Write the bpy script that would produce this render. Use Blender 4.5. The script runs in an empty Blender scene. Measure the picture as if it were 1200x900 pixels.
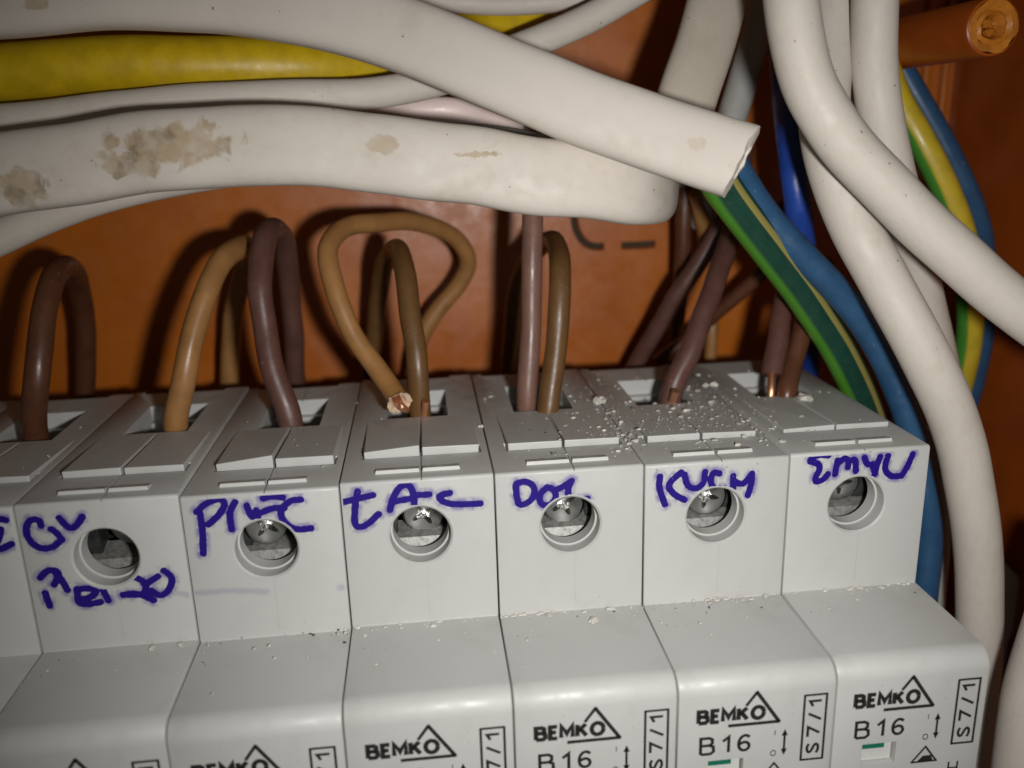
import bpy, bmesh, math, random
import numpy as np
from mathutils import Vector, Matrix, noise
random.seed(7)
SC = bpy.context.scene
COL = SC.collection
MM = 0.001
# ---------------------------------------------------------------- frame of the place (millimetres)
# X along the row of breakers, Y up the wall, Z out of the wall towards the viewer
def V(p): return Vector((p[0], -p[2], p[1])) * MM
def rotm(rx, ry, rz):
    cx, sx, cy, sy, cz, sz = math.cos(rx), math.sin(rx), math.cos(ry), math.sin(ry), math.cos(rz), math.sin(rz)
    return (np.array([[cz, -sz, 0], [sz, cz, 0], [0, 0, 1]]) @ np.array([[cy, 0, sy], [0, 1, 0], [-sy, 0, cy]])
            @ np.array([[1, 0, 0], [0, cx, -sx], [0, sx, cx]]))
RM = rotm(0.2812, 0.0940, 0.0569)
FPX = 1025.1
CAMP = -RM.T @ np.array([-2.0623, -10.4193, -100.8844])
# ---------------------------------------------------------------- camera
cd = bpy.data.cameras.new('camera')
cam = bpy.data.objects.new('camera', cd); COL.objects.link(cam); SC.camera = cam
cd.sensor_width = 36.0; cd.lens = FPX / 1200 * 36
cd.clip_start = 0.002; cd.clip_end = 5
ax = [V(RM[k]) / MM for k in range(3)]
m = Matrix(((ax[0].x, ax[1].x, ax[2].x, 0), (ax[0].y, ax[1].y, ax[2].y, 0), (ax[0].z, ax[1].z, ax[2].z, 0), (0, 0, 0, 1)))
m.translation = V(CAMP)
cam.matrix_world = m
cd.dof.use_dof = True; cd.dof.focus_distance = 0.108; cd.dof.aperture_fstop = 18
# ---------------------------------------------------------------- light: a phone's torch beside its lens, and a dim warm room
wd = bpy.data.worlds.new('World'); SC.world = wd; wd.use_nodes = True
bg = wd.node_tree.nodes['Background']
bg.inputs[0].default_value = (1.0, 0.80, 0.58, 1); bg.inputs[1].default_value = 0.027
ld = bpy.data.lights.new('torch', 'SPOT'); lo = bpy.data.objects.new('torch', ld); COL.objects.link(lo)
ld.energy = 0.50; ld.color = (1.0, 0.99, 0.965); ld.shadow_soft_size = 0.0032
ld.spot_size = math.radians(106); ld.spot_blend = 1.0
lpos = np.array([CAMP[0] + 16, CAMP[1] - 7, CAMP[2] + 2])
lo.location = V(lpos)
lo.rotation_euler = (V((17, -1, -15)) - V(lpos)).to_track_quat('-Z', 'Y').to_euler()
vs = SC.view_settings
vs.view_transform = 'Standard'; vs.look = 'None'; vs.exposure = 0; vs.gamma = 1; vs.use_curve_mapping = False
SC.render.engine = 'CYCLES'
SC.cycles.max_bounces = 6; SC.cycles.diffuse_bounces = 3; SC.cycles.use_denoising = True

# ---------------------------------------------------------------- helpers
def at(px, py, Z=None, Y=None):
    """point of the place that a measured image point (1200x900) stands for, at a known depth Z or height Y"""
    d = RM.T @ np.array([(px - 600) / FPX, -(py - 450) / FPX, -1.0])
    t = (Z - CAMP[2]) / d[2] if Z is not None else (Y - CAMP[1]) / d[1]
    return CAMP + t * d
def link(o, parent=None):
    COL.objects.link(o)
    if parent: o.parent = parent
    return o
def tag(o, label=None, cat=None, group=None, kind=None):
    for k, v in (('label', label), ('category', cat), ('group', group), ('kind', kind)):
        if v: o[k] = v
    return o
def empty(name, p=(0, 0, 0)):
    o = bpy.data.objects.new(name, None); COL.objects.link(o); o.location = V(p); o.empty_display_size = 0.005
    return o
def mesh_obj(name, verts, faces, mat, parent=None, origin=(0, 0, 0), smooth=True, angle=35):
    """verts in mm of the place; origin is where the object's own origin goes"""
    me = bpy.data.meshes.new(name)
    og = np.array(origin, float)
    me.from_pydata([V(np.array(v) - og) for v in verts], [], faces)
    me.validate()
    bm = bmesh.new(); bm.from_mesh(me); bmesh.ops.recalc_face_normals(bm, faces=bm.faces); bm.to_mesh(me); bm.free()
    if mat: me.materials.append(mat)
    if smooth:
        me.shade_smooth(); me.set_sharp_from_angle(angle=math.radians(angle))
    o = bpy.data.objects.new(name, me); link(o, parent)
    o.location = V(og)
    return o
def box(x0, x1, y0, y1, z0, z1):
    v = [(x, y, z) for x in (x0, x1) for y in (y0, y1) for z in (z0, z1)]
    f = [(0, 1, 3, 2), (4, 6, 7, 5), (0, 4, 5, 1), (2, 3, 7, 6), (0, 2, 6, 4), (1, 5, 7, 3)]
    return v, f
def join(parts):
    V_, F_ = [], []
    for v, f in parts:
        n = len(V_); V_ += list(v); F_ += [tuple(i + n for i in q) for q in f]
    return V_, F_
def cyl(cx, cy, z0, z1, r0, r1=None, n=40, ratio=1):
    r1 = r0 if r1 is None else r1
    v = []
    for z, r in ((z0, r0), (z1, r1)):
        for k in range(n):
            a = 2 * math.pi * k / n; v.append((cx + r * math.cos(a), cy + r * math.sin(a), z))
    f = [(k, (k + 1) % n, n + (k + 1) % n, n + k) for k in range(n)] + [tuple(range(n)), tuple(range(n, 2 * n))]
    return v, f
def evaluated(o):
    dg = bpy.context.evaluated_depsgraph_get()
    return bpy.data.meshes.new_from_object(o.evaluated_get(dg))
def catmull(P, n=10):
    P = [np.array(p, float) for p in P]
    if len(P) == 2: return [P[0] + (P[1] - P[0]) * k / n for k in range(n + 1)]
    Q = [2 * P[0] - P[1]] + P + [2 * P[-1] - P[-2]]
    out = []
    for i in range(1, len(Q) - 2):
        a, b, c, d = Q[i - 1], Q[i], Q[i + 1], Q[i + 2]
        # centripetal
        t0 = 0; t1 = t0 + max(np.linalg.norm(b - a), 1e-6) ** .5; t2 = t1 + max(np.linalg.norm(c - b), 1e-6) ** .5; t3 = t2 + max(np.linalg.norm(d - c), 1e-6) ** .5
        for k in range(n):
            t = t1 + (t2 - t1) * k / n
            A1 = (t1 - t) / (t1 - t0) * a + (t - t0) / (t1 - t0) * b
            A2 = (t2 - t) / (t2 - t1) * b + (t - t1) / (t2 - t1) * c
            A3 = (t3 - t) / (t3 - t2) * c + (t - t2) / (t3 - t2) * d
            B1 = (t2 - t) / (t2 - t0) * A1 + (t - t0) / (t2 - t0) * A2
            B2 = (t3 - t) / (t3 - t1) * A2 + (t - t1) / (t3 - t1) * A3
            out.append((t2 - t) / (t2 - t1) * B1 + (t - t1) / (t2 - t1) * B2)
    out.append(P[-1])
    # light smoothing, ends kept
    A = np.array(out)
    for _ in range(6):
        A[1:-1] = A[1:-1] * .5 + (A[:-2] + A[2:]) * .25
    return list(A)
def sweep(path, a, b=None, n=20, ex=2.0, N0=(0, 0, 1), wob=0.0, seed=0, cap=True, twist=0.0):
    """tube along path; half width a across, half depth b along N; returns verts, faces, uv (length, angle)"""
    b = a if b is None else b
    P = np.array(path); m_ = len(P)
    T = np.zeros_like(P); T[1:-1] = P[2:] - P[:-2]; T[0] = P[1] - P[0]; T[-1] = P[-1] - P[-2]
    T /= np.linalg.norm(T, axis=1)[:, None]
    N = np.array(N0, float); verts = []; uvs = []; L = 0; frames = []
    for i in range(m_):
        N = N - T[i] * N.dot(T[i]); N /= np.linalg.norm(N)
        Bv = np.cross(T[i], N)
        if i: L += np.linalg.norm(P[i] - P[i - 1])
        tw = twist * L
        frames.append((P[i], T[i], N.copy(), Bv))
        for k in range(n):
            th = 2 * math.pi * k / n
            c, s = math.cos(th), math.sin(th)
            r = (abs(c) ** ex + abs(s) ** ex) ** (-1 / ex)
            w = 1 + wob * noise.noise(Vector((L * .12, c * .8 + seed * 3.1, s * .8)))
            verts.append(P[i] + Bv * (a * r * c * w) + N * (b * r * s * w))
            uvs.append((L, k / n + tw))
    f = []
    for i in range(m_ - 1):
        for k in range(n):
            f.append((i * n + k, i * n + (k + 1) % n, (i + 1) * n + (k + 1) % n, (i + 1) * n + k))
    if cap:
        f.append(tuple(range(n))[::-1]); f.append(tuple((m_ - 1) * n + k for k in range(n)))
    return verts, f, uvs, frames
def tube_obj(name, path, a, b=None, mat=None, parent=None, origin=None, **kw):
    v, f, uv, fr = sweep(path, a, b, **kw)
    og = path[0] if origin is None else origin
    o = mesh_obj(name, v, f, mat, parent, og, angle=50)
    at_ = o.data.attributes.new('run', 'FLOAT_VECTOR', 'POINT')
    n = kw.get('n', 20); u = []
    for (L, t), i in zip(uv, range(len(uv))): u += [L, math.cos(2 * math.pi * t), math.sin(2 * math.pi * t)]
    at_.data.foreach_set('vector', u)
    if parent is not None:
        o.location = V(np.array(og)) - parent.location
    return o, fr

# ---------------------------------------------------------------- materials
class NT:
    def __init__(s, name):
        s.m = bpy.data.materials.new(name); s.m.use_nodes = True; s.t = s.m.node_tree
        s.p = s.t.nodes['Principled BSDF']; s.out = s.t.nodes['Material Output']
    def n(s, typ, **kw):
        q = s.t.nodes.new(typ)
        for k, v in kw.items(): setattr(q, k, v)
        return q
    def l(s, a, b): s.t.links.new(a, b)
    def coord(s): return s.n('ShaderNodeTexCoord').outputs['Object']
    def noise(s, mm, detail=4, rough=.55, vec=None, dist=0):
        q = s.n('ShaderNodeTexNoise'); q.inputs['Scale'].default_value = 1000 / mm; q.inputs['Detail'].default_value = detail
        q.inputs['Roughness'].default_value = rough; q.inputs['Distortion'].default_value = dist
        s.l(vec if vec is not None else s.coord(), q.inputs['Vector']); return q.outputs['Fac']
    def ramp(s, fac, a, b, ca=0., cb=1.):
        q = s.n('ShaderNodeMapRange', interpolation_type='SMOOTHSTEP'); s.l(fac, q.inputs['Value'])
        q.inputs['From Min'].default_value = a; q.inputs['From Max'].default_value = b
        q.inputs['To Min'].default_value = ca; q.inputs['To Max'].default_value = cb; return q.outputs['Result']
    def math(s, op, a, b=None):
        q = s.n('ShaderNodeMath', operation=op)
        for i, x in enumerate((a, b)):
            if x is None: continue
            if isinstance(x, (int, float)): q.inputs[i].default_value = x
            else: s.l(x, q.inputs[i])
        return q.outputs[0]
    def mix(s, fac, a, b):
        q = s.n('ShaderNodeMix', data_type='RGBA')
        if isinstance(fac, (int, float)): q.inputs[0].default_value = fac
        else: s.l(fac, q.inputs[0])
        for i, x in ((6, a), (7, b)):
            if isinstance(x, tuple): q.inputs[i].default_value = (*x, 1)
            else: s.l(x, q.inputs[i])
        return q.outputs[2]
    def bump(s, h, dist, strength=1):
        q = s.n('ShaderNodeBump'); q.inputs['Distance'].default_value = dist * MM; q.inputs['Strength'].default_value = strength
        s.l(h, q.inputs['Height']); s.l(q.outputs[0], s.p.inputs['Normal'])
    def base(s, c):
        if isinstance(c, tuple): s.p.inputs['Base Color'].default_value = (*c, 1)
        else: s.l(c, s.p.inputs['Base Color'])
def plastic(name, c, rough=.42, dirt=.25, specks=True, dc=(.16, .13, .09)):
    q = NT(name)
    q.base(c)
    d = q.ramp(q.noise(5.5, 6, .6), .50, .78, 0, dirt)
    col = q.mix(d, c, dc)
    col = q.mix(q.ramp(q.noise(22, 3), .3, .7, 0, .10), col, tuple(x * .8 for x in c))
    if specks:
        sp = q.ramp(q.noise(.55, 2, .5), .745, .77, 0, .75)
        col = q.mix(sp, col, (.06, .045, .03))
    q.base(col)
    q.l(q.ramp(q.noise(2.5, 5), .3, .7, rough - .08, rough + .12), q.p.inputs['Roughness'])
    q.bump(q.noise(.35, 3, .6), .012, .6)
    return q.m
M = {}
M['grey_plastic'] = plastic('grey_plastic', (.485, .483, .463), .46, .14)
M['grey_flap'] = plastic('grey_flap', (.56, .56, .535), .38, .10)
def sheath_mat(name, c, dirt=.3, stains=(), rough=.58):
    q = NT(name)
    run = q.n('ShaderNodeAttribute', attribute_name='run').outputs['Vector']
    mp = q.n('ShaderNodeMapping'); mp.inputs['Scale'].default_value = (.0006, .004, .004); q.l(run, mp.inputs[0])   # long faint streaks
    st = q.noise(1.0, 5, .6, mp.outputs[0])
    d = q.ramp(q.noise(6, 6, .65), .52, .75, 0, dirt)
    col = q.mix(q.ramp(st, .45, .7, 0, .22), c, tuple(x * y for x, y in zip(c, (.82, .77, .68))))
    col = q.mix(d, col, (.38, .31, .22))
    sp = q.ramp(q.noise(.75, 2, .5), .75, .775, 0, .8)
    col = q.mix(sp, col, (.05, .035, .025))
    for (p, rad, thr, amt, sc) in stains:     # dried splashes with a shape of their own
        tc = q.n('ShaderNodeTexCoord').outputs['Object']
        mv = q.n('ShaderNodeVectorMath', operation='SUBTRACT'); q.l(tc, mv.inputs[0]); mv.inputs[1].default_value = V(p)
        ms = q.n('ShaderNodeVectorMath', operation='MULTIPLY'); q.l(mv.outputs[0], ms.inputs[0])
        ms.inputs[1].default_value = (1000 / rad[0], 1000 / rad[2], 1000 / rad[1])
        ln = q.n('ShaderNodeVectorMath', operation='LENGTH'); q.l(ms.outputs[0], ln.inputs[0])
        n1 = q.noise(sc * 1.7, 5, .5, dist=.8)
        e = q.math('ADD', ln.outputs['Value'], q.math('MULTIPLY', q.math('SUBTRACT', n1, .5), 1.9))
        mk = q.math('MULTIPLY', q.ramp(e, thr + .02, thr + .26, amt, 0), q.ramp(q.noise(2.2, 4, .6), .3, .6, .55, 1))
        inner = q.mix(q.ramp(q.noise(2.6, 4, .55), .50, .68), (.40, .30, .19), (.20, .14, .07))
        col = q.mix(mk, col, inner)
    q.base(col)
    q.l(q.ramp(q.noise(2.5, 4), .3, .7, rough - .06, rough + .14), q.p.inputs['Roughness'])
    q.p.inputs['Subsurface Weight'].default_value = .0
    q.bump(q.noise(.6, 4, .6), .03, .5)
    return q.m
M['white_sheath'] = sheath_mat('white_sheath', (.57, .515, .455))
M['pink_sheath'] = sheath_mat('pink_sheath', (.74, .60, .56), .2, rough=.35)
M['cream_sheath'] = sheath_mat('cream_sheath', (.47, .41, .34), .35)
M['grey_sheath'] = sheath_mat('grey_sheath', (.36, .36, .345), .25)
def wire_mat(name, c, c2=None, rough=.36):
    q = NT(name)
    col = q.mix(q.ramp(q.noise(3, 5), .35, .7, 0, .5), c, tuple(x * .62 for x in c))
    col = q.mix(q.ramp(q.noise(.5, 3), .70, .76, 0, .5), col, (.5, .45, .38))
    if c2:
        run = q.n('ShaderNodeAttribute', attribute_name='run').outputs['Vector']
        sx = q.n('ShaderNodeSeparateXYZ'); q.l(run, sx.inputs[0])
        for (comp, lo_, hi_, cc) in c2:
            col = q.mix(q.ramp(sx.outputs[comp], lo_, hi_), col, cc)
    q.base(col)
    q.l(q.ramp(q.noise(2, 4), .3, .7, rough - .05, rough + .12), q.p.inputs['Roughness'])
    q.bump(q.noise(.7, 4, .6), .03, .6)
    return q.m
M['brown'] = wire_mat('brown_pvc', (.105, .038, .018))
M['tan'] = wire_mat('tan_pvc', (.34, .165, .055))
M['purple_brown'] = wire_mat('purple_brown_pvc', (.115, .052, .040))
M['rose_brown'] = wire_mat('rose_brown_pvc', (.19, .098, .072))
M['olive_brown'] = wire_mat('olive_brown_pvc', (.135, .066, .022))
M['dark_brown'] = wire_mat('dark_brown_pvc', (.075, .04, .025))
M['blue'] = wire_mat('blue_pvc', (.026, .085, .18))
M['deep_blue'] = wire_mat('deep_blue_pvc', (.014, .055, .30))
M['yellow'] = wire_mat('yellow_pvc', (.58, .39, .008), [('Y', .90, .99, (.10, .17, .02))])
M['green_yellow'] = wire_mat('green_yellow_pvc', (.010, .052, .034), [('Y', .52, .80, (.07, .24, .02)), ('Y', -.26, -.34, (.30, .26, .075)), ('Y', -.64, -.72, (.010, .052, .034))])  # brighter green edge is the lit side painted in; the stripe is insulation colour
M['yellow_green'] = wire_mat('yellow_green_pvc', (.58, .43, .03), [('Y', .62, .80, (.06, .24, .03))])
q = NT('copper'); q.base((.98, .55, .33)); q.p.inputs['Metallic'].default_value = 1
q.p.inputs['Roughness'].default_value = .42; q.bump(q.noise(.3, 3), .03, .8); M['copper'] = q.m
q = NT('torn_pvc'); q.base((.62, .46, .33)); q.p.inputs['Roughness'].default_value = .6; M['torn'] = q.m
q = NT('steel'); q.base((.42, .42, .40)); q.p.inputs['Metallic'].default_value = 1
q.l(q.ramp(q.noise(2.5, 3), .3, .7, .24, .38), q.p.inputs['Roughness']); q.bump(q.noise(1.8, 2), .03, .35); M['steel'] = q.m
q = NT('contact_metal'); q.base(q.mix(q.ramp(q.noise(.7, 5, .65), .42, .6), (.28, .28, .265), (.19, .185, .17))); q.p.inputs['Metallic'].default_value = .35
q.p.inputs['Roughness'].default_value = .5; q.bump(q.noise(.7, 4), .08, .7); M['contact'] = q.m
q = NT('shaded_steel'); q.base((.075, .075, .07)); q.p.inputs['Metallic'].default_value = .7
q.l(q.ramp(q.noise(1.2, 4), .3, .7, .3, .6), q.p.inputs['Roughness']); q.bump(q.noise(.8, 3), .05, .8); M['shaded_steel'] = q.m  # kept near black: shade of the unlit terminal cavity put into the metal
q = NT('galvanised'); q.base((.42, .42, .40)); q.p.inputs['Metallic'].default_value = .6; q.p.inputs['Roughness'].default_value = .5; M['zinc'] = q.m
# orange box plastic
q = NT('orange_plastic')
col = q.mix(q.ramp(q.noise(18, 4), .35, .7), (.47, .125, .008), (.40, .098, .007))
col = q.mix(q.ramp(q.noise(3.5, 6, .65), .62, .80, 0, .18), col, (.34, .16, .07))
q.base(col); q.l(q.ramp(q.noise(4, 4), .3, .7, .30, .48), q.p.inputs['Roughness'])
q.bump(q.noise(9, 3), .35, .5); M['orange'] = q.m
q = NT('orange_shaded'); q.base(q.mix(q.ramp(q.noise(9, 4), .35, .7), (.36, .075, .007), (.30, .060, .006))); q.p.inputs['Roughness'].default_value = .38; q.bump(q.noise(9, 3), .2, .5); M['orange_shaded'] = q.m  # darker copy of the box orange, with weaker light put into the colour
q = NT('orange_boss_lit'); q.base(q.mix(q.ramp(q.noise(2.2, 4), .4, .65), (.55, .20, .02), (.42, .14, .02)))
q.p.inputs['Roughness'].default_value = .4; q.bump(q.noise(1.2, 4), .15, .8); M['boss'] = q.m  # lighter orange: the face-on light on the pillar end is painted in
q = NT('plaster'); q.base(q.mix(q.ramp(q.noise(.6, 4), .35, .7), (.68, .65, .60), (.50, .46, .41))); q.p.inputs['Roughness'].default_value = .9
q.bump(q.noise(.25, 4), .08, 1); M['plaster'] = q.m
q = NT('grit'); q.base((.10, .08, .06)); q.p.inputs['Roughness'].default_value = .9; M['grit'] = q.m
q = NT('black_print'); q.base((.018, .017, .016)); q.p.inputs['Roughness'].default_value = .5; M['print'] = q.m
q = NT('teal'); q.base((.008, .13, .085)); q.p.inputs['Roughness'].default_value = .4; M['teal'] = q.m
# marker ink: core and a soaked-in violet fringe around every stroke
q = NT('marker_ink')
dist = q.n('ShaderNodeAttribute', attribute_name='ink').outputs['Fac']
faint = q.n('ShaderNodeAttribute', attribute_name='faint').outputs['Fac']
dd = q.math('ADD', dist, q.math('MULTIPLY', q.math('SUBTRACT', q.noise(.5, 4, .6), .5), .22))
core = q.math('MULTIPLY', q.ramp(dd, .38, .43, 1, 0), q.ramp(q.noise(.45, 3, .6), .22, .36, .72, 1))
halo = q.math('MULTIPLY', q.ramp(dd, .38, 1.05, .5, 0), q.ramp(q.noise(1.6, 4, .6), .38, .62))
fm = q.math('MULTIPLY', q.ramp(q.math('ADD', faint, q.math('MULTIPLY', q.math('SUBTRACT', q.noise(.8, 4, .6), .5), .7)), .1, .6, .14, 0), 1)
q.base(q.mix(core, (.19, .12, .48), (.013, .003, .17)))
q.p.inputs['Roughness'].default_value = .55; q.p.inputs['Specular IOR Level'].default_value = .25
tr = q.n('ShaderNodeBsdfTransparent'); mx = q.n('ShaderNodeMixShader')
q.l(q.math('MAXIMUM', q.math('MAXIMUM', core, halo), fm), mx.inputs[0]); q.l(tr.outputs[0], mx.inputs[1]); q.l(q.p.outputs[0], mx.inputs[2])
q.l(mx.outputs[0], q.out.inputs[0]); M['ink'] = q.m

# ================================================================ THE SETTING: the orange box, the rail
PZ = -70.0          # back wall of the box
wallx = float(at(1111, 150, Z=PZ)[0])
def slot_cut(pts, r, name):
    v, f, _, _ = sweep(catmull([at(x, y, Z=PZ) for x, y in pts], 8), r, 2.6, n=10)
    me = bpy.data.meshes.new(name); me.from_pydata([V(p) for p in v], [], f)
    bm = bmesh.new(); bm.from_mesh(me); bmesh.ops.recalc_face_normals(bm, faces=bm.faces); bm.to_mesh(me); bm.free()
    return bpy.data.objects.new(name, me)
v, f = box(-190, wallx + 2, -150, 130, PZ - 1.8, PZ)
panel = mesh_obj('wall', v, f, M['orange'])
cuts = [slot_cut([(675, 225), (673, 258), (679, 277), (691, 288), (708, 289)], .75, 'cut'), slot_cut([(728, 288), (748, 287.5), (768, 286)], .75, 'cut')]
for c in cuts:
    COL.objects.link(c)
    md = panel.modifiers.new('b', 'BOOLEAN'); md.object = c; md.operation = 'DIFFERENCE'; md.solver = 'EXACT'
bpy.context.view_layer.update()
me = evaluated(panel); panel.modifiers.clear(); panel.data = me
for c in cuts: bpy.data.objects.remove(c)
tag(panel, 'orange plastic back wall of the enclosure', kind='structure')
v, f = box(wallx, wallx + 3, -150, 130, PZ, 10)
sw = mesh_obj('side_wall', v, f, M['orange_shaded']); tag(sw, 'orange plastic right side of the enclosure', kind='structure')
# upright ribs moulded on the back wall, beside the side wall
for (xa, xb) in ((1074, 1082), (1096, 1103)):
    xa_, xb_ = at(xa, 130, Z=PZ)[0], at(xb, 130, Z=PZ)[0]
    v, f = box(xa_, xb_, -150, 130, PZ - .3, PZ + 1.6)
    o = mesh_obj('rib', v, f, M['orange'], panel); md = o.modifiers.new('bev', 'BEVEL'); md.width = .0004; md.segments = 2
# floor ledge low on the right: the grey mounting plate that the rail is screwed to
v, f = box(-190, 56, -62, -24, -52.5, -51)
v2, f2 = join([box(-190, 56, -23.5, -28, -45.2, -44.2), box(-190, 56, -28, -29.2, -51, -44.2), box(-190, 56, -54.8, -56, -51, -44.2), box(-190, 56, -60, -56, -45.2, -44.2), (v, f)])
rail = mesh_obj('mounting_rail', v2, f2, M['zinc'])
tag(rail, 'grey galvanised mounting rail running behind the row of breakers', 'rail')

# grey end clamp, low at the right edge
xa_ = float(at(1150, 660, Z=-34)[0]); ya_ = float(at(1178, 652, Z=-34)[1])
sec = [(xa_, ya_ + 3.2), (xa_ + 12, ya_ - 8.5), (min(xa_ + 24, wallx - .2), ya_ - 17), (min(xa_ + 24, wallx - .2), ya_ - 40), (xa_, ya_ - 40)]
v = [(x, y, z) for z in (-37.5, -34) for x, y in sec]; n = 5
f = [tuple(range(n)), tuple(range(n, 2 * n))[::-1]] + [(k, (k + 1) % n, n + (k + 1) % n, n + k) for k in range(n)]
o = mesh_obj('mounting_block', v, f, M['grey_plastic'], origin=(xa_, ya_ - 40, -37.5), smooth=False)
md = o.modifiers.new('bev', 'BEVEL'); md.width = .0006; md.segments = 2
tag(o, 'grey sloping block behind the white cables low at the right edge', 'block')
def lump(c, r, seed, sub=1, flat=.7):
    bm = bmesh.new(); bmesh.ops.create_icosphere(bm, subdivisions=sub, radius=1); rq = random.Random(seed); sx_, sz_ = rq.uniform(.6, 1.5), rq.uniform(.6, 1.5)
    v = []
    for q_ in bm.verts:
        p = q_.co; k = 1 + .8 * noise.noise(p * 1.9 + Vector((seed * 1.7, seed, 0)))
        v.append((c[0] + p.x * r * k * sx_, c[1] + p.y * r * k * flat, c[2] + p.z * r * k * sz_))
    f = [tuple(x.index for x in q_.verts) for q_ in bm.faces]; bm.free(); return v, f
# screw pillar, top right
pp = at(1165, 31, Z=-20)
pil = empty('screw_pillar', (pp[0], pp[1], PZ))
tag(pil, 'round orange screw pillar with a broken hole in its end, top right corner', 'pillar')
def ring(cx, cy, prof, n=36, jit=0):
    v = []
    for (z, r) in prof:
        for k in range(n):
            a = 2 * math.pi * k / n
            rr = r * (1 + jit * noise.noise(Vector((math.cos(a) * 2, math.sin(a) * 2, z * .8 + r))))
            v.append((cx + rr * math.cos(a), cy + rr * math.sin(a), z + jit * 2.0 * noise.noise(Vector((math.cos(a) * 3, math.sin(a) * 3, r * 2)))))
    f = []
    for j in range(len(prof) - 1):
        for k in range(n): f.append((j * n + k, j * n + (k + 1) % n, (j + 1) * n + (k + 1) % n, (j + 1) * n + k))
    f.append(tuple((len(prof) - 1) * n + k for k in range(n)))
    return v, f
R_ = 3.75
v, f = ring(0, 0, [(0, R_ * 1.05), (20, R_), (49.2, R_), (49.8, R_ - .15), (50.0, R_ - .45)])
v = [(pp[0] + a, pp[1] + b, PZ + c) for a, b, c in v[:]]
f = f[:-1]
o = mesh_obj('shaft', v, f, M['orange_shaded'], pil, (pp[0], pp[1], PZ)); o.location = (0, 0, 0)
v, f = ring(0, 0, [(50.0, R_ - .45), (49.95, 2.5), (49.5, 2.1), (49.9, 1.7), (49.0, 1.2), (47.2, .9), (46, .8)], jit=.12)
v = [(pp[0] + a, pp[1] + b, PZ + c) for a, b, c in v]
o = mesh_obj('end_face', v, f, M['boss'], pil, (pp[0], pp[1], PZ)); o.location = (0, 0, 0)
bl = [lump((pp[0] + .75 * math.cos(k * 2.2), pp[1] + .75 * math.sin(k * 2.2), PZ + 48.6 + .25 * (k % 3)), .5 + .12 * (k % 3), k * 1.3, 2, .8) for k in range(6)]
v, f = join(bl)
o = mesh_obj('plastic_burr', v, f, M['boss'], pil, (pp[0], pp[1], PZ)); o.location = (0, 0, 0)

# ================================================================ THE BREAKERS
P_ = 17.7; W_ = 17.56
H1, D1 = 18.43, 15.43
def X0(i): return (i - 3) * P_
def arc(cy, cz, r, a0, a1, n):
    return [(cy + r * math.sin(math.radians(a0 + (a1 - a0) * k / n)), cz + r * math.cos(math.radians(a0 + (a1 - a0) * k / n))) for k in range(n + 1)]
prof = [(0, -44)]
prof += [(0, -.42)] + arc(-.42, -.42, .42, 90, 0, 6)[1:]
prof += [(-H1, 0)]
r = 2.3
prof += arc(-H1 - r - .1, D1 - r, r, 88, 0, 8)
prof += arc(-62.5, D1 - r, r, 0, -88, 6)
prof += [(-64.9, 0), (-82.6, 0), (-83, -.5), (-83, -44)]
n = len(prof)
verts = [(x, y, z) for x in (.07, .07 + W_) for (y, z) in prof]
faces = [tuple(range(n)), tuple(range(n, 2 * n))[::-1]] + [(k, (k + 1) % n, n + (k + 1) % n, n + k) for k in range(n)]
body = mesh_obj('body', verts, faces, M['grey_plastic'])
md = body.modifiers.new('bev', 'BEVEL'); md.width = .00022; md.segments = 2; md.limit_method = 'ANGLE'; md.angle_limit = math.radians(35)
HX, HY = 8.87, -7.1
def cutter(vf):
    me = bpy.data.meshes.new('cut'); me.from_pydata([V(p) for p in vf[0]], [], vf[1])
    bm = bmesh.new(); bm.from_mesh(me); bmesh.ops.recalc_face_normals(bm, faces=bm.faces); bm.to_mesh(me); bm.free()
    o = bpy.data.objects.new('cut', me); COL.objects.link(o); return o
MX = 9.35   # where the two half shells meet
cut_list = [
    ring(HX, HY, [(1, 3.80), (0.0, 3.78), (-.22, 3.55), (-1.9, 3.53), (-1.92, 3.30), (-5.0, 3.24)], n=64),
    box(2.6, 15.2, -14.2, -1.7, -14, -3.7),
    box(4.75, 13.2, -2.3, 1, -35.6, -22.8),
    box(5.0, 12.9, -14, -1.9, -34.3, -23.0),
    box(MX - .07, MX + .07, -.22, 1, -43, 1),
    box(MX - .03, MX + .03, -17.5, 1, -.05, 1),
    box(3.55, 7.55, -31.9, -29.05, D1 - 1.2, D1 + 1),
    box(4.6, 13.1, -54, -35, D1 - 6, D1 + 1),
    box(1.6, 14.1, -.35, 1, -44.5, -42.4),
    box(2.05, 16.75, -.42, 1, -10.2, -7.35),
]
cut_list[0] = (cut_list[0][0], cut_list[0][1] + [tuple(range(64))])
cs = [cutter(c) for c in cut_list]
for c in cs:
    md = body.modifiers.new('b', 'BOOLEAN'); md.object = c; md.operation = 'DIFFERENCE'; md.solver = 'EXACT'
bpy.context.view_layer.update()
me = evaluated(body); body.modifiers.clear()
for c in cs: bpy.data.objects.remove(c)
me.shade_smooth(); me.set_sharp_from_angle(angle=math.radians(28))
BODY = me
bpy.data.objects.remove(body)
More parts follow.
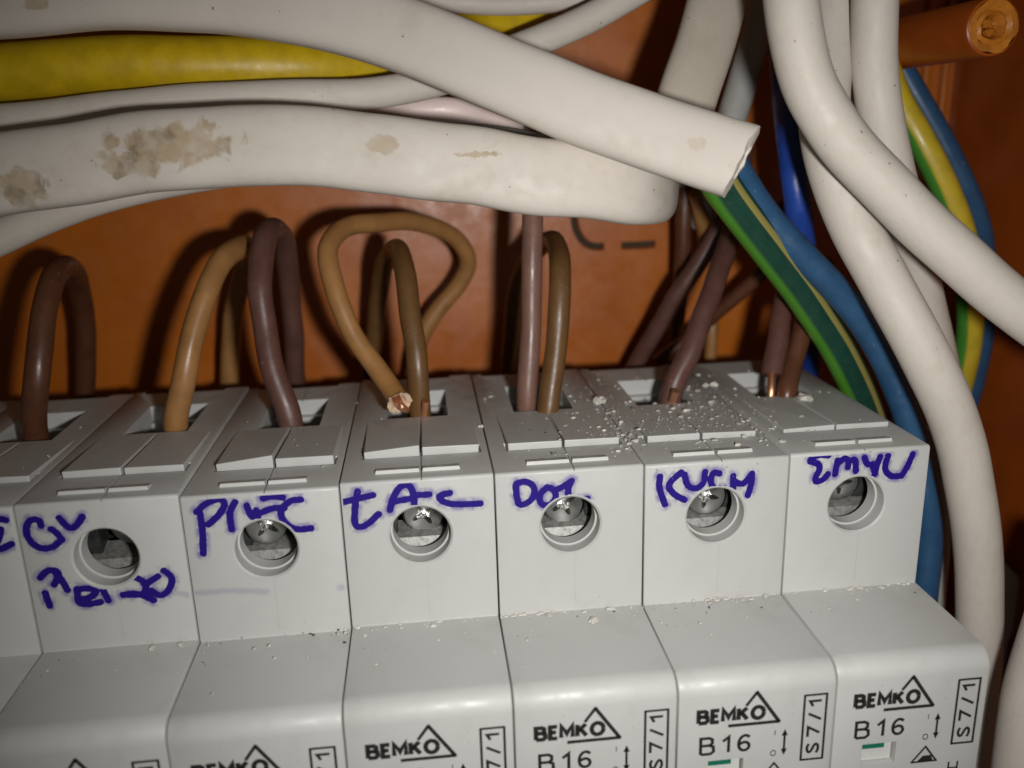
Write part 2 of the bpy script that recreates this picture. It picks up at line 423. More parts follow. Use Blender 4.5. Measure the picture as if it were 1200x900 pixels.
# screw in its cage, seen down the bore
def star(cx, cy, z, R, depth):
    """Pozidriv screw head with a cross recess"""
    n = 48; rings = [(z - 1.6, R), (z - .25, R), (z, R - .3)]
    v, f = [], []
    for zz, rr in rings:
        for k in range(n):
            a = 2 * math.pi * k / n; v.append((cx + rr * math.cos(a), cy + rr * math.sin(a), zz))
    def cross(k, s):
        a = 2 * math.pi * k / n + .35
        q_ = abs(math.cos(2 * a)) ** 6
        return s * (.42 + .58 * q_)
    for zz, s in ((z, 1.75), (z - depth, 1.35), (z - depth - .2, .25)):
        for k in range(n):
            a = 2 * math.pi * k / n; rr = cross(k, s); v.append((cx + rr * math.cos(a), cy + rr * math.sin(a), zz))
    for j in range(5):
        for k in range(n): f.append((j * n + k, j * n + (k + 1) % n, (j + 1) * n + (k + 1) % n, (j + 1) * n + k))
    f.append(tuple(5 * n + k for k in range(n)))
    return v, f
def mk(name, vf, mat, smooth=True, angle=35):
    o = mesh_obj(name, vf[0], vf[1], mat, smooth=smooth, angle=angle); me = o.data; bpy.data.objects.remove(o); return me
SCREW = mk('screw', star(HX, HY, -6.2, 2.7, 1.3), M['steel'])
t = .3
cage = join([box(2.65, 15.15, -14.15, -14.15 + t, -13.9, -3.9), box(2.65, 2.65 + t, -14.1, -1.8, -13.9, -3.9), box(15.15 - t, 15.15, -14.1, -1.8, -13.9, -3.9),
             box(2.7, 15.1, -1.75 - t, -1.75, -13.9, -3.9), box(2.7, 15.1, -14, -1.9, -13.95, -13.6), box(3.2, 6.0, -9.5, -3.0, -9.2, -6.4), box(11.9, 14.5, -9.5, -3.0, -9.2, -7.2)])
CAGE = mk('clamp', cage, M['shaded_steel'], smooth=False)
lev = [(-35.3, D1 - 5.5), (-35.3, D1 - 1), (-38, D1 + 2.5), (-46, D1 + 6.5), (-48, D1 + 6.2), (-49.5, D1 - 5.5)]
n = len(lev)
PLATEB = mk('contact_plate', ([(x, y, z) for x in (3.6, 14.1) for (y, z) in ((-13.3, -4.3), (-9.9, -5.6), (-8.9, -8.6), (-13.3, -8.6))], [(0, 1, 2, 3), (4, 7, 6, 5), (0, 4, 5, 1), (1, 5, 6, 2), (2, 6, 7, 3), (3, 7, 4, 0)]), M['contact'], smooth=False)
LEVER = mk('lever', ([(x, y, z) for x in (5.1, 12.6) for (y, z) in lev], [tuple(range(n)), tuple(range(n, 2 * n))[::-1]] + [(k, (k + 1) % n, n + (k + 1) % n, n + k) for k in range(n)]), M['print'], smooth=False)
FLAG = mk('indicator_window', box(3.7, 7.4, -31.8, -29.2, D1 - 1.15, D1 - .75), M['grey_flap'], smooth=False)
TEAL = mk('status_flag', box(3.62, 6.2, -29.75, -29.08, D1 - .9, D1 - .12), M['teal'], smooth=False)

# ---- the print on the nose, measured on the rightmost breaker
def loc5(cx, cy):  # crop coordinates (960,750)x5 -> local x, y on the nose face
    p = at(960 + cx / 5, 750 + cy / 5, Z=D1); return p[0] - X0(5), p[1]
ZP = D1 + .02
def bar(p, q_, w):
    p = np.array(p); q_ = np.array(q_); d = q_ - p; d = d / np.linalg.norm(d); nn = np.array([-d[1], d[0]]) * w / 2
    p = p - d * w * .3; q_ = q_ + d * w * .3
    return [(*(p + nn), ZP), (*(p - nn), ZP), (*(q_ - nn), ZP), (*(q_ + nn), ZP)], [(0, 1, 2, 3)]
def poly(pts): return [(x, y, ZP) for x, y in pts], [tuple(range(len(pts)))]
GL = {'B': [[(0, 0), (0, 1), (.42, 1), (.58, .9), (.58, .66), (.44, .54), (0.02, .54)], [(.44, .54), (.64, .44), (.66, .14), (.5, 0), (0.02, 0)]],
 'E': [[(.5, 1), (0, 1), (0, 0), (.5, 0)], [(0.02, .52), (.42, .52)]], 'M': [[(0, 0), (0, 1), (.4, .3), (.8, 1), (.8, 0)]],
 'K': [[(0, 0), (0, 1)], [(.6, 1), (.05, .45), ], [(.22, .6), (.64, 0)]], '1': [[(0, .70), (.30, .97), (.30, 0)]], '7': [[(0, 1), (.58, 1), (.2, 0)]], '/': [[(0, -.05), (.38, 1.05)]],
 '6': [[(.58, .84), (.45, .98), (.25, .98), (.06, .75), (.02, .4), (.1, .1), (.3, 0), (.52, .08), (.6, .3), (.5, .52), (.3, .58), (.08, .44)]],
 'S': [[(.58, .82), (.45, .98), (.2, .98), (.04, .8), (.1, .6), (.5, .42), (.6, .2), (.45, .02), (.18, .02), (.02, .18)]],
 'O': [[(.45 + .42 * math.cos(6.2832 * k / 20), .5 + .5 * math.sin(6.2832 * k / 20)) for k in range(21)]]}
GW_ = {'B': .66, 'E': .44, 'M': .8, 'K': .64, '1': .32, '7': .58, '/': .38, '6': .6, 'S': .6, 'O': .88}
def ribbon(pts, w, smooth=False):
    if smooth: pts = [p[:2] for p in catmull([(a, b, 0) for a, b in pts], 3)]
    P = np.array(pts, float); n_ = len(P); closed = np.linalg.norm(P[0] - P[-1]) < 1e-6
    d = P[1:] - P[:-1]; d /= np.linalg.norm(d, axis=1)[:, None]; nr = np.stack([-d[:, 1], d[:, 0]], 1)
    v = []
    for k in range(n_):
        a = nr[k - 1] if k else (nr[-1] if closed else nr[0]); b = nr[k] if k < n_ - 1 else (nr[0] if closed else nr[-1])
        q_ = a + b; q_ /= max(np.linalg.norm(q_), 1e-6); q_ = q_ / max(q_ @ a, .45) * w / 2
        e = (-d[0] * w * .0 if k == 0 else 0)
        v += [(*(P[k] + q_ + e), ZP), (*(P[k] - q_ + e), ZP)]
    return v, [(2 * k, 2 * k + 1, 2 * k + 3, 2 * k + 2) for k in range(n_ - 1)]
def write(txt, p0, L, h, w, rot=0, gap=.3):
    adv = sum(GW_[c] for c in txt) + gap * (len(txt) - 1); sx = L / (adv * h); out = []; x = 0
    c, sn = math.cos(rot), math.sin(rot)
    for ch in txt:
        for st in GL[ch]:
            q_ = [((x + a) * h * sx, b * h) for a, b in st]
            out.append(ribbon([(p0[0] + u * c - t_ * sn, p0[1] + u * sn + t_ * c) for u, t_ in q_], w, ch in '6S'))
        x += GW_[ch] + gap
    return out
pieces = []
yb = loc5(200, 400)[1]
x_a, x_b = loc5(200, 400)[0], loc5(575, 362)[0]
pieces += write('BEMKO', (x_a + .15, yb + .1), x_b - x_a - .1, loc5(200, 325)[1] - yb - .2, .50, gap=.34)
apex = loc5(550, 213); rb = loc5(662, 384); lb = loc5(380, 413); la = loc5(487, 288)
rb = (rb[0], yb - .55); lb = (lb[0], yb - .55)
pieces += [bar(la, apex, .36), bar(apex, rb, .42), bar(lb, rb, .40)]
LOGO = mk('printed_logo', join(pieces), M['print'], smooth=False)
pieces = []
xa1, xb1 = loc5(203, 580)[0], loc5(490, 556)[0]; y16 = loc5(203, 580)[1]
pieces += write('B16', (xa1 + .1, y16 + .1), xb1 - xa1 - .2, loc5(203, 478)[1] - y16 - .25, .36, gap=.45)
ar0, ar1 = loc5(693, 430), loc5(677, 572)
xm = (ar0[0] + ar1[0]) / 2
pieces += [bar((xm, ar0[1] - .4), (xm, ar1[1] + .4), .26), poly([(xm, ar0[1] + .1), (xm - .36, ar0[1] - .75), (xm + .36, ar0[1] - .75)]), poly([(xm, ar1[1] - .1), (xm - .36, ar1[1] + .75), (xm + .36, ar1[1] + .75)])]
t1 = loc5(638, 435); pieces.append(bar(t1, (t1[0], t1[1] - .55), .1))
oc = loc5(618, 565); rr = .42
for k in range(14):
    a0, a1 = 2 * math.pi * k / 14, 2 * math.pi * (k + 1) / 14
    pieces.append(([(oc[0] + (r_) * .8 * math.cos(a), oc[1] + r_ * math.sin(a), ZP) for a, r_ in ((a0, rr), (a1, rr), (a1, rr - .13), (a0, rr - .13))], [(0, 1, 2, 3)]))
T0 = loc5(620, 622); tw = 1.5; th = 2.0
pieces += [bar((T0[0], T0[1]), (T0[0] - tw, T0[1] - th), .24), bar((T0[0], T0[1]), (T0[0] + tw * .95, T0[1] - th), .24), bar((T0[0] - tw, T0[1] - th), (T0[0] + tw, T0[1] - th), .24),
           poly([(T0[0] - .95, T0[1] - th), (T0[0] + 1.05, T0[1] - th), (T0[0] + .75, T0[1] - th + .8), (T0[0] - .2, T0[1] - th + .8)])]
hx, hy = loc5(755, 715)
pieces += [bar((hx, hy), (hx, hy - 1.5), .22), bar((hx + 1.05, hy), (hx + 1.05, hy - 1.5), .22), bar((hx, hy - .75), (hx + 1.05, hy - .75), .2)]
RATING = mk('printed_rating', join(pieces), M['print'], smooth=False)
pieces = []
rx0, ry0 = loc5(745, 608); rx1, ry1 = loc5(935, 222)
rx0 = 14.15; rx1 = 16.65
pieces += [bar((rx0, ry0), (rx0, ry1), .27), bar((rx1, ry0), (rx1, ry1), .27), bar((rx0, ry0), (rx1, ry0), .27), bar((rx0, ry1), (rx1, ry1), .27)]
pieces += write('S7/1', (rx1 - .55, ry0 + .75), ry1 - ry0 - 1.5, 1.35, .32, math.pi / 2, gap=.42)
PLATE = mk('printed_code_box', join(pieces), M['print'], smooth=False)

# ---- marker writing, strokes read off the photograph face by face: (crop x, crop y, strokes)
INK = {
 -1: ((0, 560), [[(-60, 250), (0, 238), (35, 245)], [(5, 300), (-5, 350), (-30, 410), (0, 415), (70, 385)]], []),
 0: ((0, 560), [[(240, 285), (230, 256), (178, 252), (152, 310), (180, 380), (240, 418), (305, 412), (345, 382)], [(300, 305), (335, 330), (362, 368)],
      [(347, 240), (400, 295), (440, 292), (482, 232)], [(235, 590), (285, 545), (345, 562), (318, 630)], [(325, 560), (362, 605), (395, 662)],
      [(265, 680), (292, 755)], [(452, 655), (462, 735), (510, 745), (590, 732)], [(452, 660), (520, 652), (565, 668), (530, 705), (480, 715)], [(605, 665), (635, 722)],
      [(795, 590), (845, 615), (850, 680), (722, 690)], [(722, 690), (800, 682), (900, 722)], [(925, 582), (850, 640), (880, 695)],
      [(960, 548), (1008, 590), (990, 660), (940, 695), (885, 665)]], [[(1000, 672), (1100, 690)]]),
 1: ((180, 560), [[(270, 195), (285, 300), (290, 432)], [(250, 188), (300, 142), (385, 112), (415, 140), (385, 200), (320, 262)], [(475, 130), (445, 190), (457, 290)],
      [(545, 150), (572, 212), (622, 246)], [(600, 178), (618, 240)], [(640, 108), (690, 96), (755, 103)], [(632, 190), (700, 165), (765, 165)],
      [(862, 115), (795, 125), (742, 190), (770, 250), (830, 290), (922, 283)]], [[(250, 665), (400, 650), (660, 655)], [(1090, 630), (1125, 630)]]),
 2: ((380, 560), [[(195, 82), (180, 190), (185, 285), (232, 288), (320, 215)], [(115, 145), (200, 125), (285, 105)], [(385, 192), (400, 130), (440, 62), (490, 42), (520, 90), (530, 178)],
      [(400, 145), (520, 122)], [(545, 105), (615, 100)], [(735, 92), (672, 112), (695, 142), (760, 158), (915, 154)]], []),
 3: ((560, 550), [[(222, 95), (228, 160), (245, 208), (300, 190), (332, 140), (318, 88), (270, 72), (228, 82)], [(405, 105), (362, 150), (372, 203), (420, 208), (458, 160), (435, 112), (400, 108)],
      [(450, 125), (500, 100), (550, 68)], [(548, 68), (528, 120), (545, 180), (642, 172)]], []),
 4: ((740, 540), [[(165, 85), (162, 150), (195, 248)], [(290, 60), (215, 137), (250, 190), (310, 222)], [(310, 75), (330, 140), (380, 155), (420, 120), (430, 58)],
      [(515, 68), (480, 62), (462, 110), (482, 150), (540, 155)], [(595, 82), (592, 158)], [(600, 112), (650, 130), (705, 68)], [(705, 68), (700, 130), (680, 195)]], []),
 5: ((900, 520), [[(350, 70), (290, 66), (240, 102), (292, 118), (300, 150), (278, 190), (276, 222), (320, 210), (348, 178)], [(390, 178), (405, 98)], [(405, 118), (450, 85), (470, 105), (465, 138)],
      [(468, 108), (505, 92), (512, 160)], [(562, 82), (582, 122), (640, 112)], [(655, 76), (640, 112), (620, 180)], [(605, 120), (625, 175)], [(700, 72), (682, 150), (720, 190), (780, 188)], [(845, 62), (815, 130), (780, 188)]], []),
}
def ink_mesh(i):
    (ox, oy), strokes, faint = INK[i]
    def pts(st):
        out = []
        for s in st:
            c = catmull([(a, b, 0) for a, b in s], 8) if len(s) > 2 else [np.array((*s[0], 0.)), np.array((*s[1], 0.))]
            P = [at(ox + p[0] / 5, oy + p[1] / 5, Z=0.0) - np.array([X0(i), 0, 0]) for p in c]
            out.append(np.array(P)[:, :2])
        return out
    S, Fn = pts(strokes), pts(faint)
    allp = np.concatenate(S + Fn)
    st = .09
    x0, x1 = max(.3, allp[:, 0].min() - 1.2), min(17.3, allp[:, 0].max() + 1.2); y0, y1 = max(-17.8, allp[:, 1].min() - 1.2), min(-.44, allp[:, 1].max() + 1.2)
    if i < 0: x0 = max(x0, 8)
    nx, ny = int((x1 - x0) / st) + 1, int((y1 - y0) / st) + 1
    gx, gy = np.meshgrid(np.linspace(x0, x1, nx), np.linspace(y0, y1, ny)); G = np.stack([gx.ravel(), gy.ravel()], 1)
    def dmin(SS):
        D = np.full(len(G), 9.)
        for s in SS:
            for a, b in zip(s[:-1], s[1:]):
                ab = b - a; t_ = np.clip(((G - a) @ ab) / max(ab @ ab, 1e-9), 0, 1)
                D = np.minimum(D, np.linalg.norm(G - a - t_[:, None] * ab, axis=1))
        return D
    D, Df = dmin(S), dmin(Fn) if Fn else np.full(len(G), 9.)
    hole = np.hypot(G[:, 0] - HX, G[:, 1] - HY) < 3.86
    keep = ((D < 1.15) | (Df < .9)) & ~hole
    K = keep.reshape(ny, nx)
    idx = -np.ones(ny * nx, int); F = []
    used = np.zeros(ny * nx, bool)
    for r_ in range(ny - 1):
        for c_ in range(nx - 1):
            if K[r_, c_] and K[r_, c_ + 1] and K[r_ + 1, c_] and K[r_ + 1, c_ + 1]:
                a = r_ * nx + c_; F.append((a, a + 1, a + nx + 1, a + nx)); used[[a, a + 1, a + nx + 1, a + nx]] = True
    ids = np.where(used)[0]; idx[ids] = np.arange(len(ids))
    me = bpy.data.meshes.new('marker_writing')
    me.from_pydata([V((G[k, 0], G[k, 1], .022)) for k in ids], [], [tuple(int(idx[q_]) for q_ in f_) for f_ in F])
    a_ = me.attributes.new('ink', 'FLOAT', 'POINT'); a_.data.foreach_set('value', D[ids].astype(np.float32))
    a_ = me.attributes.new('faint', 'FLOAT', 'POINT'); a_.data.foreach_set('value', Df[ids].astype(np.float32))
    me.materials.append(M['ink'])
    return me

# ---- flaps: two per breaker, lifted differently; (x0,x1, lift at front edge left/right)
FL = {-2: ((.5, .5), (.5, .5)), -1: ((.9, 1.0), (1.0, .9)), 0: ((1.0, 1.2), (1.0, 1.0)), 1: ((.75, 1.6), (1.1, 1.1)), 2: ((.8, 1.4), (1.05, 1.0)), 3: ((1.1, 1.1), (1.1, 1.05)), 4: ((.95, 1.0), (1.0, .85)), 5: ((.45, .85), (.75, .75))}
def flap_height(i, x, z):
    if not (-21.8 < z < -7.7) or not (1.9 < x < 16.6) or i not in FL: return 0
    a, b = FL[i][0] if x < MX else FL[i][1]
    return (a + b) * .5 * (.9 if i in (1, 2) else .7) * (z + 21.8) / 14.1
def flap_mesh(i, side):
    a, b = FL[i][side]; kf = .9 if i in (1, 2) else .7; a *= kf; b *= kf
    x0, x1 = (2.1, MX - .16) if side == 0 else (MX + .16, 16.45)
    zf = -7.75 + random.uniform(-.2, .2) if side == 0 else -7.75
    zb = -22.5
    sk = .35 if side == 0 else 0
    v = [(x0 + sk, -.6, zb), (x1, -.6, zb), (x1, -.6, zf), (x0 + sk, -.6, zf - .1), (x0, .03, zb), (x1, .03, zb), (x1, b, zf), (x0 + sk * .9, a, zf - .1)]
    f = [(0, 1, 2, 3), (4, 7, 6, 5), (0, 4, 5, 1), (1, 5, 6, 2), (2, 6, 7, 3), (3, 7, 4, 0)]
    o = mesh_obj('flap', v, f, M['grey_flap' if False else 'grey_plastic']); md = o.modifiers.new('b', 'BEVEL'); md.width = .00013; md.segments = 2
    bpy.context.view_layer.update(); me = evaluated(o); bpy.data.objects.remove(o)
    me.shade_flat(); return me
def rib_mesh(side):
    x0, x1 = (4.0, MX - .18) if side == 0 else (MX + .12, 13.9)
    v = [(x0, -.1, -4.2), (x1, -.1, -4.2), (x1, -.1, -2.1), (x0, -.1, -2.1), (x0 + .1, .0, -4.1), (x1 - .1, .0, -4.1), (x1 - .1, .42, -2.2), (x0 + .1, .42, -2.2)]
    f = [(0, 1, 2, 3), (4, 7, 6, 5), (0, 4, 5, 1), (1, 5, 6, 2), (2, 6, 7, 3), (3, 7, 4, 0)]
    return mk('grip_rib', (v, f), M['grey_plastic'], smooth=False)
RIBS = [rib_mesh(0), rib_mesh(1)]
LAB = {
 -2: 'grey breaker of which only a top corner shows at the far left edge',
 -1: 'grey breaker cut off by the left edge, under a dark brown wire loop',
 0: 'grey breaker with two lines of violet marker writing above and below its screw hole',
 1: 'grey breaker marked with a long-stemmed P, second hole from the left',
 2: 'grey breaker marked EAZ in violet, below the looped tan wire with a torn end',
 3: 'grey breaker marked DOL, fed by two straight upright brown wires',
 4: 'grey breaker marked KUCH in violet, crumbs scattered over its top',
 5: 'grey breaker at the right end of the row, beside the blue wire and white cable',
}
BR = {}
rnd = random.Random(3)
for i in range(-2, 6):
    jy, jz = (0, 0) if i == 3 else (rnd.uniform(-.12, .12), rnd.uniform(-.12, .12))
    if i == 1: jy = -.25
    base = (X0(i), -83 + jy, -44 + jz)
    root = empty('circuit_breaker', base)
    tag(root, LAB[i], 'circuit breaker', 'circuit breakers standing side by side on the rail')
    BR[i] = root
    def part(name, me):
        o = bpy.data.objects.new(name, me); link(o, root); o.location = V((0, 83, 44)); return o
    part('body', BODY)
    for s in (0, 1): part('flap', flap_mesh(i, s))
    for s in (0, 1): part('grip_rib', RIBS[s])
    part('clamp', CAGE); part('contact_plate', PLATEB)
    sc = part('screw', SCREW)
    if i > -2:
        # each screw stands at its own angle and depth in the bore
        a = rnd.uniform(0, 3); c_, s_ = math.cos(a), math.sin(a)
        p0 = Vector(V((HX, HY, 0))); rotm_ = Matrix.Rotation(a, 4, 'Y') @ Matrix.Rotation(rnd.uniform(-.22, .22), 4, 'X')
        sc.matrix_local = Matrix.Translation(V((0, 83, 44)) + p0 + V((0, 0, rnd.uniform(-.8, .6)))) @ rotm_ @ Matrix.Translation(-p0)
        
        for o_ in (part('printed_logo', LOGO), part('printed_rating', RATING), part('printed_code_box', PLATE)):
            o_.location = V((0, 83 - {-1: .8, 0: .8, 1: .8, 2: .65, 3: .3}.get(i, 0), 44))
        fw = part('indicator_window', FLAG)
        tf = bpy.data.objects.new('status_flag', TEAL); link(tf, fw)
        part('marker_writing', ink_mesh(i))
    part('lever', LEVER)

# ================================================================ CABLES AND WIRES
def path(pts, n=10, kink=.35):
    P = []
    for p in pts:
        P.append(np.array(p[1], float) if p[0] == 'w' else at(p[0], p[1], Z=p[2]))
    A = np.array(catmull(P, n)); k = len(A); sd = float(P[1][0] % 7)
    for i in range(1, k - 1):
        w = min(1, i / 6, (k - 1 - i) / 6) * kink
        q_ = Vector((A[i][0] * .13 + sd, A[i][1] * .13, A[i][2] * .13)); A[i] = A[i] + np.array(noise.noise_vector(q_)) * w
    return list(A)
def cable(label, pts, a, b=None, mat='white_sheath', cat='cable', group=None, name='cable', **kw):
    o, fr = tube_obj(name, path(pts, kink=.35 if 'brown' in label or 'ochre' in label else .14), a, b, M[mat], **{**dict(n=28, wob=.012), **kw})
    tag(o, label, cat, group); return o, fr
GW = 'white sheathed cables crossing above the breakers'
# the thick flat one on top, with the cut end
pts = [(-90, -2, -22), (0, 0, -22), (110, -10, -22), (200, -9, -22), (300, 0, -21), (440, 30, -18), (600, 93, -13), (700, 134, -10.5), (800, 168, -7.5), (869, 190, -4.5)]
root = empty('cable', at(869, 190, Z=-4.5))
tag(root, 'thickest flat white cable crossing the top, its end cut off square', 'cable', GW)
pa = path(pts, 12, .1)
aW, bW = 4.25, 2.5
v, f, uv, fr = sweep(pa, aW, bW, n=40, ex=3.2, wob=.015, seed=4, N0=(0, .12, 1), cap=False)
# jagged cut: push the last ring unevenly and turn it inwards as a wall
nn = 40; last = len(v) - nn; P0, T0_, N0_, B0_ = fr[-1]
for k in range(nn): v[last + k] = v[last + k] + T0_ * (.45 * noise.noise(Vector((k * .35, 3, 1))) + .55 * math.cos(2 * math.pi * k / nn) * -1)
inner = [[], []]
for k in range(nn):
    d = v[last + k] - P0; inner[0].append(P0 + d * .50 + T0_ * .15); inner[1].append(P0 + d * .42 - T0_ * 2.0)
base_i = len(v); v = list(v) + inner[0] + inner[1]
for k in range(nn):
    f.append((last + k, last + (k + 1) % nn, base_i + (k + 1) % nn, base_i + k))
    f.append((base_i + k, base_i + (k + 1) % nn, base_i + nn + (k + 1) % nn, base_i + nn + k))
f.append(tuple(base_i + nn + k for k in range(nn)))
og = at(869, 190, Z=-4.5)
M['spotted'] = sheath_mat('spotted_sheath', (.57, .515, .455), .3, [(tuple(at(45, 4, Z=-20) - og), (1.3, .8, 6), .9, .95, 1.0), (tuple(at(812, 168, Z=-6) - og), (1.6, 1.0, 6), .5, .3, .8)])
sh = mesh_obj('sheath', v, f, M['spotted'], root, og, angle=60); sh.location = (0, 0, 0)
# second flat one with the stains, bending back on the right
s1 = at(190, 178, Z=-10.5); 
pts = [(-90, 215, -15), (0, 206, -15), (100, 190, -14.5), (200, 177, -14), (300, 172, -14), (400, 176, -14), (500, 189, -13.5), (600, 203, -13), (690, 213, -13), (748, 219, -16), (772, 222, -24), (772, 214, -38), (765, 190, -60)]
org = at(-90, 215, Z=-15)
def rel(p): return tuple(np.array(p) - org)
M['stained'] = sheath_mat('stained_sheath', (.57, .515, .455), .3, [
    (rel(at(200, 168, Z=-11)), (7.0, 2.6, 6), .75, .95, 1.8), (rel(at(150, 192, Z=-11)), (5.0, 1.7, 6), .75, .75, 1.4), (rel(at(445, 168, Z=-11)), (2.1, 1.1, 6), .9, .7, 1.2), (rel(at(18, 222, Z=-11)), (3.0, 2.0, 6), .9, .8, 1.3), (rel(at(562, 181, Z=-11)), (3.8, .5, 6), .45, .8, .35)])
cable('flat white cable with brown stains that bends away behind at its right end', pts, 4.55, 2.6, 'stained', group=GW, n=40, ex=3.0, wob=.015, seed=2, N0=(0, .15, 1))
cable('thin white cable squeezed between the yellow wire and the stained flat cable', [(-90, 148, -26), (0, 141, -26), (100, 131, -26), (200, 120, -26), (300, 113, -26), (400, 111, -27), (470, 105, -29), (535, 88, -31), (600, 60, -33), (680, 27, -34), (770, -25, -35)], 2.0, 1.7, group=GW)
cable('thick yellow wire running left under the top flat cable', [(-90, 88, -31), (0, 85, -31), (150, 76, -31), (250, 76, -32), (350, 77, -34), (430, 76, -38), (520, 52, -42), (610, 24, -46), (700, -4, -50), (760, -30, -50)], 3.65, None, 'yellow', 'wire', name='earth_wire')
cable('white cable along the top edge above the short yellow stretch', [(430, -40, -40), (500, -4, -40), (570, 5, -40), (640, 3, -40), (700, -6, -40), (790, -34, -40)], 1.5, group=GW)
cable('white cable at the left edge, dipping below the stained flat one', [(-90, 318, -30), (-20, 287, -28), (40, 258, -28), (120, 229, -28), (220, 206, -31), (330, 190, -33), (450, 172, -36)], 2.35, 2.0, 'white_sheath', group=GW)
cable('dull white cable just above the stained flat one, under the gap', [(330, 185, -30), (440, 166, -30), (520, 160, -30), (600, 168, -30), (680, 184, -30), (760, 205, -32), (800, 205, -50)], 2.0, 1.6, 'grey_sheath', group=GW)
cable('short pinkish bright white cable showing in the gap under the cut flat cable', [(400, 150, -36), (445, 137, -35), (490, 129, -34), (535, 129, -34), (585, 140, -36), (640, 162, -38)], 1.65, 1.2, 'pink_sheath', group=GW)
cable('broad cream flat cable slanting down behind the cut cable end', [(852, -60, -34), (842, -5, -32), (828, 45, -30), (812, 95, -28), (797, 140, -27), (785, 178, -28)], 4.1, 2.2, 'cream_sheath', group=GW, ex=2.6, n=36)
cable('narrow grey-white cable tucked behind the cream flat cable', [(905, -60, -48), (895, 0, -48), (880, 60, -47), (866, 110, -46), (850, 160, -46), (835, 220, -50), (825, 260, -56)], 2.35, None, 'grey_sheath', group=GW)
cable('round white cable curving across all others down to the right edge', [(925, -60, -8), (927, 0, -7), (934, 50, -6.5), (950, 105, -6), (985, 162, -5), (1040, 222, -4), (1100, 280, -3), (1160, 334, -2), (1215, 378, -1), (1290, 430, 0)], 3.0, group=GW)
cable('round white cable running down past the right end breaker', [(985, -60, -22), (978, 0, -20), (972, 60, -18), (966, 120, -15), (972, 185, -12.5), (998, 258, -11), (1040, 335, -8.5), (1086, 420, -6), (1120, 500, -6), (1138, 580, -6), (1147, 660, -6.5), (1147, 740, -7), (1142, 830, -8), (1130, 920, -9), (1120, 1000, -10)], 3.05, group=GW)
cable('straight round white cable hanging right of the first crossing, with dark specks', [(1027, -60, -14), (1025, 0, -14), (1024, 60, -14), (1030, 130, -14), (1045, 200, -15), (1062, 262, -17), (1077, 325, -20), (1094, 400, -23), (1115, 480, -27)], 2.72, group=GW)
cable('thin white cable glimpsed between two round cables at the top', [(1004, -60, -40), (1003, -10, -40), (1000, 40, -41), (996, 110, -42), (990, 180, -44)], 1.5, group=GW)
cable('big white cable in the bottom right corner', [(1275, 640, 8), (1250, 700, 8), (1225, 770, 8), (1207, 840, 8), (1197, 920, 8), (1195, 1010, 8)], 3.6, group=GW)
# earth and neutral wires
cable('green wire with a narrow yellow stripe sweeping down beside the right end breaker', [(825, 180, -14), (846, 218, -17), (875, 258, -19), (910, 304, -21), (948, 355, -23), (982, 410, -25), (1008, 462, -27), (1027, 520, -29), (1038, 600, -31), (1040, 680, -33)], 2.45, None, 'green_yellow', 'wire', name='earth_wire', N0=(0, .0, 1))
cable('blue wire sweeping from the cut cable end down past the right end breaker', [(845, 165, -16), (872, 215, -19), (905, 262, -20), (952, 312, -20), (1000, 362, -20), (1038, 425, -20), (1064, 490, -19), (1081, 550, -18), (1089, 620, -17), (1084, 690, -16.5), (1074, 780, -18), (1060, 860, -22)], 1.95, None, 'blue', 'wire', name='neutral_wire')
cable('bright deep blue wire standing behind the green and blue pair', [(915, 60, -52), (922, 130, -36), (930, 200, -29), (938, 270, -30), (946, 350, -40), (947, 430, -58), (945, 500, -60)], 1.95, None, 'deep_blue', 'wire', name='neutral_wire')
cable('yellow wire with a green edge hanging between white cable and orange wall', [(1030, 60, -40), (1052, 115, -38), (1078, 162, -36), (1104, 212, -35), (1126, 268, -35), (1136, 330, -36), (1136, 390, -38), (1126, 450, -40), (1105, 520, -42)], 2.05, None, 'yellow_green', 'wire', name='earth_wire')
cable('blue wire shadowing the yellow wire near the right edge', [(1050, 70, -46), (1085, 130, -45), (1117, 190, -44), (1143, 250, -44), (1154, 310, -45), (1153, 380, -46), (1140, 450, -48), (1115, 520, -50)], 1.9, None, 'blue', 'wire', name='neutral_wire')
cable('thin whitish strand running down behind the blue wire right of the end breaker', [(1094, 500, -22), (1101, 560, -22), (1103, 630, -22), (1098, 700, -22), (1088, 780, -24)], 1.3, None, 'grey_sheath', 'wire', name='wire')

# brown phase wires; the first point lies inside the slot
GB = 'brown phase wires going into the breaker tops'
def slotp(px, py, Y): return ('w', at(px, py, Y=Y))
def wire(label, pts, r, mat, group=GB, down=5.0, tip=True):
    """pts[0] = image point where the wire meets the top surface"""
    s = at(pts[0][0], pts[0][1], Y=0.3)
    P = ([('w', s + np.array([0, -down, -.6]))] if tip else []) + [('w', s)] + list(pts[1:])
    o, fr = tube_obj('wire', path(P), r, None, M[mat], n=22, wob=.07, seed=pts[0][0])
    tag(o, label, 'wire', group); return o, s
def nick(parent, px0, px1, r, dz):
    a = at(px0[0], px0[1], Y=px0[2]); b = at(px1[0], px1[1], Z=a[2] + dz)
    o, fr = tube_obj('copper_core', catmull([a, (a + b) / 2 + np.array([0, 0, .15]), b], 5), r, None, M['copper'], parent, origin=a, n=12, wob=.25)
    return o
wire('dark brown wire looping over the breaker cut off by the left edge', [(41, 505), (44, 450, -24), (50, 385, -27), (60, 330, -32), (75, 310, -38), (90, 325, -47), (98, 370, -54), (100, 430, -57), (98, 490, -59)], 1.62, 'brown')
wire('light tan wire bending right in front of the purple-brown loop', [(206, 497), (214, 445, -25), (228, 385, -27), (245, 335, -30), (266, 300, -34), (288, 288, -42), (290, 305, -52), (278, 345, -57), (270, 400, -59), (268, 470, -60)], 1.62, 'tan')
